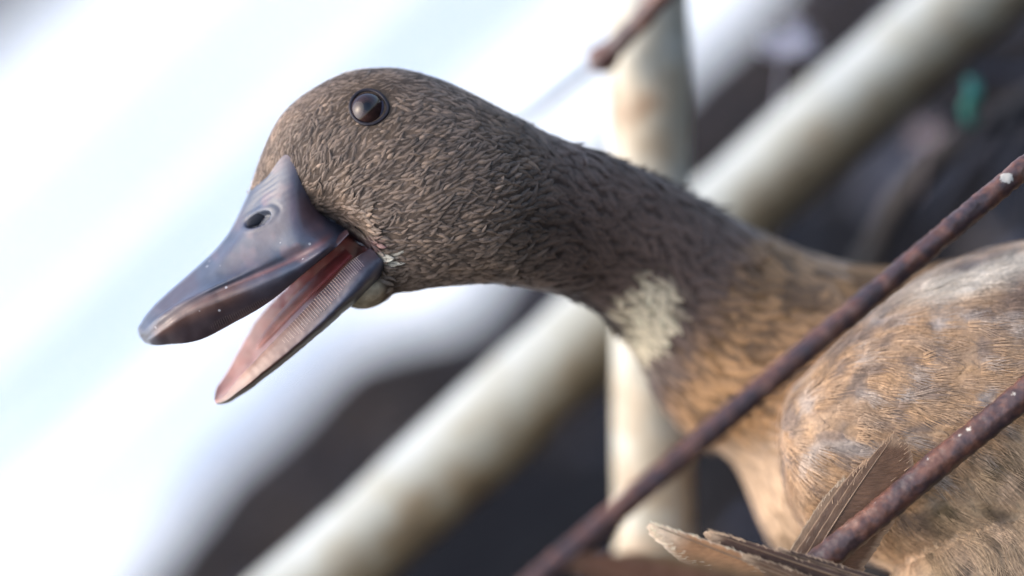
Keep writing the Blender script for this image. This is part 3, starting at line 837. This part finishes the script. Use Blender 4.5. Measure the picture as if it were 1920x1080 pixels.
for c in near:      # seat the base of the bill on the face
    x, y, z = c[0]; hh = bvh.ray_cast(Vector((x + 6, y, 600)), Vector((0, 0, -1)))
    if hh[0] is not None: print('base', x, -y, z, round(hh[0].z)); c[0] = (x, y, hh[0].z + (0 if y > -425 else 2))
cols = [zip3(c0, zz['0'])] + near + [inn, pal, mir(inn)] + farc[::-1]
#names_ = ['0', '1', '2', '3', '4', 'G', 'L', 'E', 'I', 'P', 'I2', 'E2', 'L2', 'G2', '42', '32', '22', '12']
NCU, NRU = 18 * 16, 260
# finer rows near the base
rowt = np.linspace(0, 1, NRU)
g = grid_from(cols, TS, rowt, NCU)
nrm = norms(g)
if nrm[16 * 4 + 8, 60, 2] < 0: nrm = -nrm
bc_ = np.zeros(g.shape)
SL = np.array([.050, .062, .092]); PK = np.array([.20, .12, .12]); BR = np.array([.10, .052, .040]); DK = np.array([.035, .028, .036])
def lerp(a, b, t): return a * (1 - t) + b * t
for i in range(NCU):
    ci = i / 16.0
    for j in range(NRU):
        t = rowt[j]; x, y = g[i, j, 0], -g[i, j, 1]
        n1 = fn(x, y, 50, 3); n2 = fn(x, y, 18, 9)
        c = SL * (1 + .3 * n1 + .15 * n2); c = lerp(c, np.array([.075, .050, .060]), .5 * sm(fn(x, y, 75, 41), -.15, .35))
        c = lerp(c, PK * .9, sm(n1 + .3 * n2, .1, .5) * .45 * (1 - sm(t, .25, .5)))
        c = lerp(c, np.array([.24, .12, .11]), .55 * gauss2(x, y, 582, 405, 26, 40, -.6))
        cc = ci if ci <= 9 else 18 - ci
        # rosy line in the groove, brown rim, dark comb wall below it
        c = lerp(c, np.array([.17, .07, .065]), .7 * math.exp(-((cc - 5.0) / .26) ** 2) * (1 - sm(t, .5, .7)) * sm(t, .03, .12))
        gb = sm(cc, 4.2 - 1.2 * sm(t, .5, .9), 5.6) * sm(t, .38, .6) * (1 - sm(t, .9, .98)); c = lerp(c, BR * (1 + .3 * n2), gb * .9)
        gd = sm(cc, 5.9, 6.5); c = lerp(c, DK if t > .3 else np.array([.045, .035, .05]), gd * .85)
        if cc > 7.3: c = lerp(c, np.array([.035, .016, .02]), .9 * (1 - sm(t, .4, .7)))  # shade inside the mouth painted on the palate side
        c = lerp(c, np.array([.075, .075, .09]), sm(t, .93, .975))
        bc_[i, j] = c
        # small relief: wrinkles near the feather line, nostril pit with a raised rim
        dsp = 0
        if ci < 6 and t < .5:
            wr = math.sin((x * .55 + y * .85) * .62 + 5 * n1) * math.exp(-((x - 520) ** 2 / 1500 + (y - 350) ** 2 / 2400))
            dsp += .55 * wr
        if ci < 5.5:
            for (cx_, cy_) in ((483, 411),):
                a = math.radians(-28); dx, dy = x - cx_, y - cy_
                u_ = (dx * math.cos(a) + dy * math.sin(a)) / 27; v_ = (-dx * math.sin(a) + dy * math.cos(a)) / 12.5
                r_ = math.hypot(u_, v_)
                dsp += -15 * (1 - sm(r_, .80, 1.03)) + 1.0 * math.exp(-((r_ - 1.3) / .25) ** 2) - 1.0 * math.exp(-((r_ - 1.7) / .16) ** 2) * sm(u_ + v_ * .7, .1, 1.0)
                c = lerp(bc_[i, j], bc_[i, j] * .45, 1 - sm(r_, .8, 1.1)); bc_[i, j] = c  # pit painted darker, its shade put into the colour
        dsp += .35 * n2
        g[i, j] += nrm[i, j] * dsp
up_bill = obj("upper_bill", W(g.reshape(-1, 3)), mesh_grid(g), M_bill, colors=bc_.reshape(-1, 3)); adopt(up_bill, duck)
# dark plug in the nostril pit, standing in for the shade inside
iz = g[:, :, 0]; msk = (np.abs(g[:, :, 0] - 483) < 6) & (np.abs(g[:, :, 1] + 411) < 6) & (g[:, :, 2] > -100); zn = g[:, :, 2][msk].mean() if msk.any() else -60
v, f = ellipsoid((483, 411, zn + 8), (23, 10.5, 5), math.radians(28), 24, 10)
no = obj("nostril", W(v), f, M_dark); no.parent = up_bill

def comb(pa, pb, n, wd, h, colfn, outward, env=lambda t: 1.0):
    """fine lamellae: little ridges from curve pa to curve pb (arrays n x 3)"""
    V = []; F = []; C = []
    for i in range(n):
        ev0 = env(i / (n - 1)); a, b = pa[i], pa[i] + (pb[i] - pa[i]) * (.75 + .25 * ev0) * random.uniform(.93, 1.04); d = b - a; L = np.linalg.norm(d); d = d / L
        al = (pa[min(i + 1, n - 1)] - pa[max(i - 1, 0)]); al /= np.linalg.norm(al)
        o_ = outward; b0 = len(V); wv = wd * random.uniform(.8, 1.1)
        for k in range(5):
            u_ = k / 4; p_ = a + (b - a) * u_; hh = ev0 * h * math.sin(math.pi * (.04 + .92 * u_)) ** .8 - 1.5 * (1 - ev0)
            V += [p_ - al * wv - o_ * 2, p_ + o_ * hh - al * wv * .35, p_ + o_ * hh + al * wv * .35, p_ + al * wv - o_ * 2]
            C += [colfn(i / n, u_)] * 4
        for k in range(4):
            for m_ in range(3):
                r0 = b0 + 4 * k + m_; F.append((r0, r0 + 1, r0 + 5, r0 + 4))
        F += [(b0, b0 + 1, b0 + 2, b0 + 3), (b0 + 19, b0 + 18, b0 + 17, b0 + 16)]
    return V, F, C
ti = np.linspace(.36, .80, 46)
cl = cr(np.array(near[5]), ti, TS); ce = cr(np.array(near[6]), ti, TS)
pa_ = cl * .45 + ce * .55 + np.array([2, 0, 2]); pb_ = ce * .92 + cl * .08 + np.array([2, 0, 1])
v, f, c = comb(pa_, pb_, 46, 1.9, 1.8, lambda t, u_: np.array([.09, .065, .065]) * (1 - .3 * t), np.array([.3, -.35, .88]), lambda t: sm(t, 0, .3) * (1 - sm(t, .7, 1)))
lo_ = obj("lamellae", W(np.array(v)), f, M_bill, colors=c, smooth=False); lo_.parent = up_bill; tag(lo_, kind="stuff")

# lower mandible
TL = [0, .15, .35, .55, .75, .9, .97, 1]
Kk = [(724, 496), (704, 532), (648, 583), (580, 642), (504, 703), (452, 741), (422, 757), (406, 758)]
def off(c, o_): return [(x - .68 * k, y - .73 * k) for (x, y), k in zip(c, o_)]
O = off(Kk, [8, 14, 10, 8, 7, 6, 4, 1]); R = off(Kk, [22, 36, 27, 21, 19, 14, 8, 2]); NN = off(Kk, [42, 62, 58, 50, 38, 25, 12, 4])
FR = [(640, 440), (598, 488), (538, 540), (486, 596), (447, 660), (421, 706), (405, 732), (402, 746)]
zK = [-40, -45, -55, -62, -72, -88, -100, -108]; zO = [-14, 6, 10, 6, -8, -38, -78, -106]; zR = [-10, 14, 16, 10, -6, -38, -78, -106]
zN = [-26, -12, -12, -16, -28, -55, -86, -107]; zF = [-215, -225, -225, -222, -205, -172, -135, -110]
k_, o_c, r_c, n_c, f_c = [np.array(zip3(a, b)) for a, b in ((Kk, zK), (O, zO), (R, zR), (NN, zN), (FR, zF))]
dn = np.array([.62, -.72, 0]); fade = np.array([.2, 1, 1, 1, .9, .5, .2, 0])[:, None]
f1 = lerp(n_c, f_c, .18) + dn * 30 * fade; f2 = lerp(n_c, f_c, .45) + dn * 34 * fade; f3 = lerp(n_c, f_c, .75) + dn * 28 * fade; f4 = lerp(n_c, f_c, .93) + dn * 8 * fade
fo = f_c + dn * 7 * fade + np.array([0, 0, -6]) * fade; kf = lerp(k_, f_c, .4) + dn * 22 * fade
kc = lerp(k_, f_c, .15) + dn * 10 * fade
cols = [k_, o_c, r_c, n_c, f1, f2, f3, f4, f_c, fo, kf, kc]
NCL, NRL = 12 * 14, 200
rl = np.linspace(0, 1, NRL); g2 = grid_from(cols, TL, rl, NCL); nr2 = norms(g2)
if nr2[14 + 3, 80, 2] < 0: nr2 = -nr2
bc2 = np.zeros(g2.shape)
for i in range(NCL):
    ci = i / 14.
    for j in range(NRL):
        t = rl[j]; x, y = g2[i, j, 0], -g2[i, j, 1]; n1 = fn(x, y, 30, 3); n2 = fn(x, y, 12, 8)
        outer = lerp(np.array([.075, .08, .11]), np.array([.15, .085, .065]), sm(t, .35, .75)); outer = lerp(outer, np.array([.22, .18, .16]), sm(t, .84, .98))
        band = lerp(np.array([.055, .04, .05]), np.array([.25, .155, .12]), sm(t, .3, .8))
        floor = lerp(np.array([.30, .08, .075]), np.array([.42, .23, .195]), sm(t + .2 * n1, .25, .6)); floor = lerp(floor, np.array([.42, .27, .22]), .5 * sm(n2, 0, .4)); floor = floor * (.5 + .5 * sm(t, .05, .3))  # floor darkened towards the gape, mouth shade put into its colour
        if ci < 1.4 or ci > 10.6: c = outer
        elif ci < 2.2: c = lerp(outer, band, sm(ci, 1.4, 2.2))
        elif ci < 3.2: c = lerp(band, band * 1.2, (ci - 2.2))
        elif ci < 4: c = lerp(band * 1.2, floor, sm(ci, 3.2, 4))
        elif ci < 8: c = floor
        else: c = lerp(floor * .8, outer, sm(ci, 8, 9))
        # a pale median line on the floor
        c = lerp(c, np.array([.46, .32, .26]), .5 * math.exp(-((ci - 5.3) / .35) ** 2))
        bc2[i, j] = c * (1 + .15 * n1); g2[i, j] += nr2[i, j] * (.7 * n2 + .5 * n1)
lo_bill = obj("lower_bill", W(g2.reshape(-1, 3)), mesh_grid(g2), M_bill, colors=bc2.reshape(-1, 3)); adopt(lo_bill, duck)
ti = np.linspace(.05, .84, 62)
ca = cr(n_c, ti, TL); cb = cr(r_c, ti, TL)
v, f, c = comb(ca + np.array([0, 0, 2.5]), cb * .9 + ca * .1 + np.array([0, 0, 1.5]), 62, 1.6, 3.4,
               lambda t, u_: lerp(lerp(np.array([.50, .39, .32]), np.array([.17, .12, .13]), sm(u_, 0, .7)), np.array([.33, .23, .195]), sm(t, .1, .8)), np.array([-.35, .4, .85]), lambda t: sm(t, -.02, .12) * (1 - .8 * sm(t, .5, 1)))
lm = obj("lamellae", W(np.array(v)), f, M_bill, colors=c, smooth=False); lm.parent = lo_bill; tag(lm, kind="stuff")
# tongue
tg = []
for t in np.linspace(0, 1, 40):
    c = cr(lerp(n_c, f_c, .42), [.08 + .62 * t], TL)[0] + dn * 3; wv = 30 * (math.sin(math.pi * (.25 + .72 * t)) ** .6 if t < .99 else .1)
    for k in range(20):
        a = 2 * math.pi * k / 20
        tg.append(c + np.array([0, 0, 1.]) * wv * math.cos(a) + np.array([-.62, .72, 0]) * (9 * min(1, wv / 20)) * math.sin(a) + dn * (wv * .3 * math.cos(a)))
fr = [(j * 20 + k, j * 20 + (k + 1) % 20, (j + 1) * 20 + (k + 1) % 20, (j + 1) * 20 + k) for j in range(39) for k in range(20)]
cc_ = [lerp(np.array([.26, .05, .05]), np.array([.42, .22, .18]), sm(i // 20 / 39, .2, .75)) for i in range(800)]
to_ = obj("tongue", W(np.array(tg)), fr, M_flesh, colors=cc_); adopt(to_, duck)
# mouth lining: the far cheek, from the far edge of the upper bill to that of the lower one, closing round the gape
ups = cr(np.array(mir(near[6])), np.linspace(0, .30, 14), TS); lws = cr(f_c, np.linspace(0, .34, 14), TL)
upn = cr(np.array(inn), np.linspace(0, .02, 14), TS); L_ = []
gape_u = np.array([664, -432, -20]); gape_l = np.array([694, -474, -20])
for k, (a, b) in enumerate(zip(ups[::-1], lws[::-1])):
    for m_ in range(9): u_ = m_ / 8; L_.append(lerp(a, b, u_) + np.array([12 * math.sin(math.pi * u_) * (k / 13), 0, -8 * math.sin(math.pi * u_)]))
for k in range(1, 9):   # round the back towards the near corner
    t = k / 8; a = lerp(ups[0], gape_u, t) + np.array([22 * math.sin(math.pi * t), 6, 0]); b = lerp(lws[0], gape_l, t) + np.array([16 * math.sin(math.pi * t), -6, 0])
    for m_ in range(9): u_ = m_ / 8; L_.append(lerp(a, b, u_) + np.array([14 * math.sin(math.pi * u_), 0, 0]))
fr = [(j * 9 + k, j * 9 + k + 1, (j + 1) * 9 + k + 1, (j + 1) * 9 + k) for j in range(21) for k in range(8)]
cc_ = [lerp(np.array([.008, .007, .014]), np.array([.26, .05, .05]), sm((i % 9) / 8, .75, 1) * (1 - .7 * sm(i // 9, 10, 18))) for i in range(22 * 9)]  # cavity shade painted in: near black above, red along the lower edge
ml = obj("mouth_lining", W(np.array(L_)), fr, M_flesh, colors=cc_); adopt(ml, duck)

# ------------------------------------------------------------------ eye
h = surf(688, 201); hz = h[0].z; hn = np.array(h[1]); 
ec = np.array([688., -201., hz]) - hn * 16.0; print('eye', hz, hn)
E_R = 34.5
vdir = np.array([.0, .02, 1.0]); vdir /= np.linalg.norm(vdir)
vdir = hn * .6 + vdir * .6; vdir /= np.linalg.norm(vdir)
ex = np.cross([0, 1, 0], vdir); ex /= np.linalg.norm(ex); ey = np.cross(vdir, ex)
ev_, ef_, ecol = [], [], []
nu, nvv = 64, 48
for j in range(nvv + 1):
    th = math.pi * j / nvv
    for i in range(nu):
        ph = 2 * math.pi * i / nu
        r_ = E_R * (1 + .05 * math.exp(-(th / .5) ** 2))
        ev_.append(ec + (vdir * math.cos(th) + ex * math.sin(th) * math.cos(ph) + ey * math.sin(th) * math.sin(ph)) * r_)
        a = th
        if a < .26: c = (.004, .004, .006)
        elif a < .33: c = (.018, .010, .008)
        else:
            k = .8 + .35 * noise.noise(Vector((ph * 3, a * 6, 0))); c = (.036 * k, .018 * k, .016 * k)
            if a > .88: c = (.02, .012, .014)
        ecol.append(c)
ef_ = [(j * nu + i, j * nu + (i + 1) % nu, (j + 1) * nu + (i + 1) % nu, (j + 1) * nu + i) for j in range(nvv) for i in range(nu)]
eo = obj("eye", W(np.array(ev_)), ef_, M_eye, colors=ecol); adopt(eo, duck)
# eyelid rim
lv, lf = [], []
nu, nt_ = 72, 12
for i in range(nu):
    ph = 2 * math.pi * i / nu; rr = 33.5 + 1.2 * math.cos(ph) + 4.0 * max(0, math.cos(ph + .1)) ** 8
    hx, hy = 689 + rr * math.cos(ph), 201 - rr * .96 * math.sin(ph); hh = surf(hx, hy)
    c_ = np.array([hx, -hy, hh[0].z + 1.0]); rad = np.array([math.cos(ph), math.sin(ph), 0.])
    for k in range(nt_):
        a = 2 * math.pi * k / nt_; tb = 3.4 + .5 * noise.noise(Vector((ph * 4, 1, 0)))
        lv.append(c_ + rad * (tb * math.cos(a)) + np.array([0, 0, 1.]) * (tb * .9 * math.sin(a)))
lf = [(i * nt_ + k, i * nt_ + (k + 1) % nt_, ((i + 1) % nu) * nt_ + (k + 1) % nt_, ((i + 1) % nu) * nt_ + k) for i in range(nu) for k in range(nt_)]
lo2 = obj("eyelid", W(np.array(lv)), lf, M_lid); adopt(lo2, duck)
# pale third eyelid showing as a crescent at the back corner of the eye
cv, cf_ = [], []
for j in range(16):
    for k in range(5):
        ph = math.radians(-50 + 80 * j / 15); th = math.asin(min(.98, (.76 + .12 * (k / 4) + .12 * (1 - math.cos((ph + .17) * 1.9)))))
        cv.append(ec + (vdir * math.cos(th) + (ex * math.cos(ph) + ey * math.sin(ph)) * math.sin(th)) * (E_R + .9))
cf_ = [(j * 5 + k, j * 5 + k + 1, (j + 1) * 5 + k + 1, (j + 1) * 5 + k) for j in range(15) for k in range(4)]
ne = obj("third_eyelid", W(np.array(cv)), cf_, flat("third_eyelid_skin", (.10, .09, .13), .3)); ne.parent = eo
adopt(lo2, duck)

# ------------------------------------------------------------------ flight feathers
def flight(tip, base, zt, zb, wl, wr, bow=0, c0=(.13, .08, .05), edge=(.42, .32, .21), face=(0, 0, 1), label=None, roughtip=1.0, tilt=0.0, edgew=.16, tipw=.06):
    """one flight feather, tip and base in photo pixels, wl / wr = vane widths left and right of the shaft seen from base to tip"""
    a = np.array([base[0], -base[1], zb], float); b = np.array([tip[0], -tip[1], zt], float)
    d = b - a; L = np.linalg.norm(d); d /= L; fz = np.array(face, float); fz -= d * fz.dot(d); fz /= np.linalg.norm(fz); s = np.cross(d, fz)   # s points to the right of travel
    s, fz = s * math.cos(tilt) + fz * math.sin(tilt), fz * math.cos(tilt) - s * math.sin(tilt)
    nl, nw = 110, 15; seed = random.random() * 100
    root = empty("x", (0, 0, 0))
    V = []; C = []; UV = []; F = []
    def ctr(u): return a + d * (L * u) + s * (bow * math.sin(math.pi * u * .9))
    for half, wmax in ((-1, wl), (1, wr)):
        b0 = len(V)
        for k in range(nl):
            u = k / (nl - 1)
            barb = noise.noise(Vector((u * 55, half * 9, seed))) ; barb2 = noise.noise(Vector((u * 14, half * 5, seed)))
            gap = noise.noise(Vector((u * 13, half * 3, seed + 4))); gap = max(0, gap - .4) * .9; barb = .6 * barb + .7 * noise.noise(Vector((u * 130, half * 2, seed)))
            prof = min(1, (u / .12)) ** .5 * (1 - max(0, (u - .62) / .38) ** 2.0) ** .6 if u < 1 else 0
            wv = wmax * prof * (1 + .05 * barb + .05 * barb2 - gap * .25 * roughtip)
            for i in range(nw):
                v = i / (nw - 1)
                # barbs sweep towards the tip
                us = min(u + v * v * .03 + .10 * (wmax / L) * v + (.012 * barb * v * roughtip), 1.0 + .018 * (1 + barb) * v)
                p_ = ctr(us) + s * (half * wv * v) + fz * (-5 * v * v * (wmax / 45) + 1.1 * math.sin(u * 60 + v * 4 + seed) * v * v + 4 * u * (1 - u))
                V.append(p_); UV.append((u - .1 * v, half * v))
                e = sm(v, 1 - edgew, 1) + sm(u, 1 - tipw * 1.3, 1 - tipw * .2); e = min(1, e)
                nz = noise.noise(Vector((u * 5, v * 2 * half, seed)))
                cc = np.array(c0) * (1 + .35 * nz) * (1.25 if half > 0 else .95); C.append(lerp(cc, np.array(edge), e * .85))
        for k in range(nl - 1):
            for i in range(nw - 1):
                r0 = b0 + k * nw + i; q = (r0, r0 + 1, r0 + nw + 1, r0 + nw)
                F.append(q if half > 0 else q[::-1])
    bpy.data.objects.remove(root)
    # single barbs that have come loose along the rim
    for q_ in range(int(70 * roughtip)):
        half = random.choice((-1, 1)); wmax = wl if half < 0 else wr; u = 1 - abs(random.gauss(0, .22 if q_ % 3 else .05)); 
        if u < .2: continue
        prof = (1 - max(0, (u - .62) / .38) ** 2.0) ** .6; v0 = random.uniform(.55, .95); us = min(1, u + .1 * (wmax / L) * v0)
        p0 = ctr(us) + s * (half * wmax * prof * v0) + fz * (-4 * v0 * v0 * (wmax / 45) + 4 * u * (1 - u) + 1.0)
        ang = .42 + .35 * (1 - sm(u, .7, 1)) * random.random(); dd = d * math.cos(ang) + s * half * math.sin(ang) + fz * random.gauss(0, .06); LL = random.uniform(6, 15); ss = np.cross(dd, fz)
        b0 = len(V)
        for k in range(4):
            p_ = p0 + dd * (LL * k / 3) + s * half * (-1.5 * (k / 3) ** 2); ww = .9 * (1 - .7 * k / 3)
            V += [p_ - ss * ww, p_ + ss * ww]; UV += [(u, 0), (u, 0)]; C += [np.array(edge) * random.uniform(.7, 1.3)] * 2
        for k in range(3): F.append((b0 + 2 * k, b0 + 2 * k + 1, b0 + 2 * k + 3, b0 + 2 * k + 2))
    fo_ = obj("flight_feather", W(np.array(V)), F, M_vane, colors=np.clip(np.array(C), .005, .9), uv=np.array(UV)); adopt(fo_, duck)
    sv, sf = [], []
    for k in range(40):
        u = k / 39 * .985; c = ctr(u) + fz * (4 * u * (1 - u) + .6); r_ = 2.4 * (1 - u) ** .8 + .5
        for m_ in range(8):
            an = 2 * math.pi * m_ / 8; sv.append(c + s * r_ * math.cos(an) + fz * r_ * math.sin(an))
    sf = [(k * 8 + m_, k * 8 + (m_ + 1) % 8, (k + 1) * 8 + (m_ + 1) % 8, (k + 1) * 8 + m_) for k in range(39) for m_ in range(8)]
    so_ = obj("shaft", W(np.array(sv)), sf, M_shaft); so_.parent = fo_
    return fo_
# lower fan, in front of the lowest rod
flight((1228, 984), (1740, 1172), 100, 108, 52, 13, -6, (.36, .19, .09), (.85, .70, .52), edgew=.22, tipw=.12, tilt=-.06, roughtip=1.8)
flight((1334, 998), (1760, 1140), 96, 102, 42, 10, -4, (.075, .040, .028), (.66, .48, .32), tilt=.06, edgew=.14, roughtip=1.0)
flight((1462, 1030), (1790, 1132), 92, 100, 34, 9, -3, (.06, .034, .026), (.60, .44, .30), tilt=.1, edgew=.16, roughtip=.8)
flight((1318, 1046), (1700, 1240), 78, 95, 34, 34, 0, (.34, .32, .29), (.5, .48, .44), roughtip=1.5)
flight((1400, 1042), (1800, 1200), 106, 110, 34, 12, -4, (.15, .085, .05), (.50, .37, .25), roughtip=1.0)
# standing fan, behind the lowest rod
flight((1584, 903), (1440, 1135), 14, 10, 20, 30, 0, (.26, .17, .105), (.60, .46, .32), tilt=.05, roughtip=.5)
flight((1628, 868), (1452, 1135), 19, 14, 22, 56, 0, (.15, .082, .048), (.56, .38, .24), tilt=.05, roughtip=.5)
flight((1676, 822), (1466, 1150), 26, 18, 16, 92, -8, (.155, .086, .050), (.56, .38, .24), edgew=.16, tipw=.05, roughtip=.5)
# near, out of focus, at the bottom edge
flight((1066, 1062), (1560, 1180), 620, 560, 26, 50, 0, (.13, .055, .028), (.2, .1, .05))
flight((1150, 1058), (1600, 1165), 560, 520, 22, 46, 0, (.17, .10, .045), (.3, .2, .1))
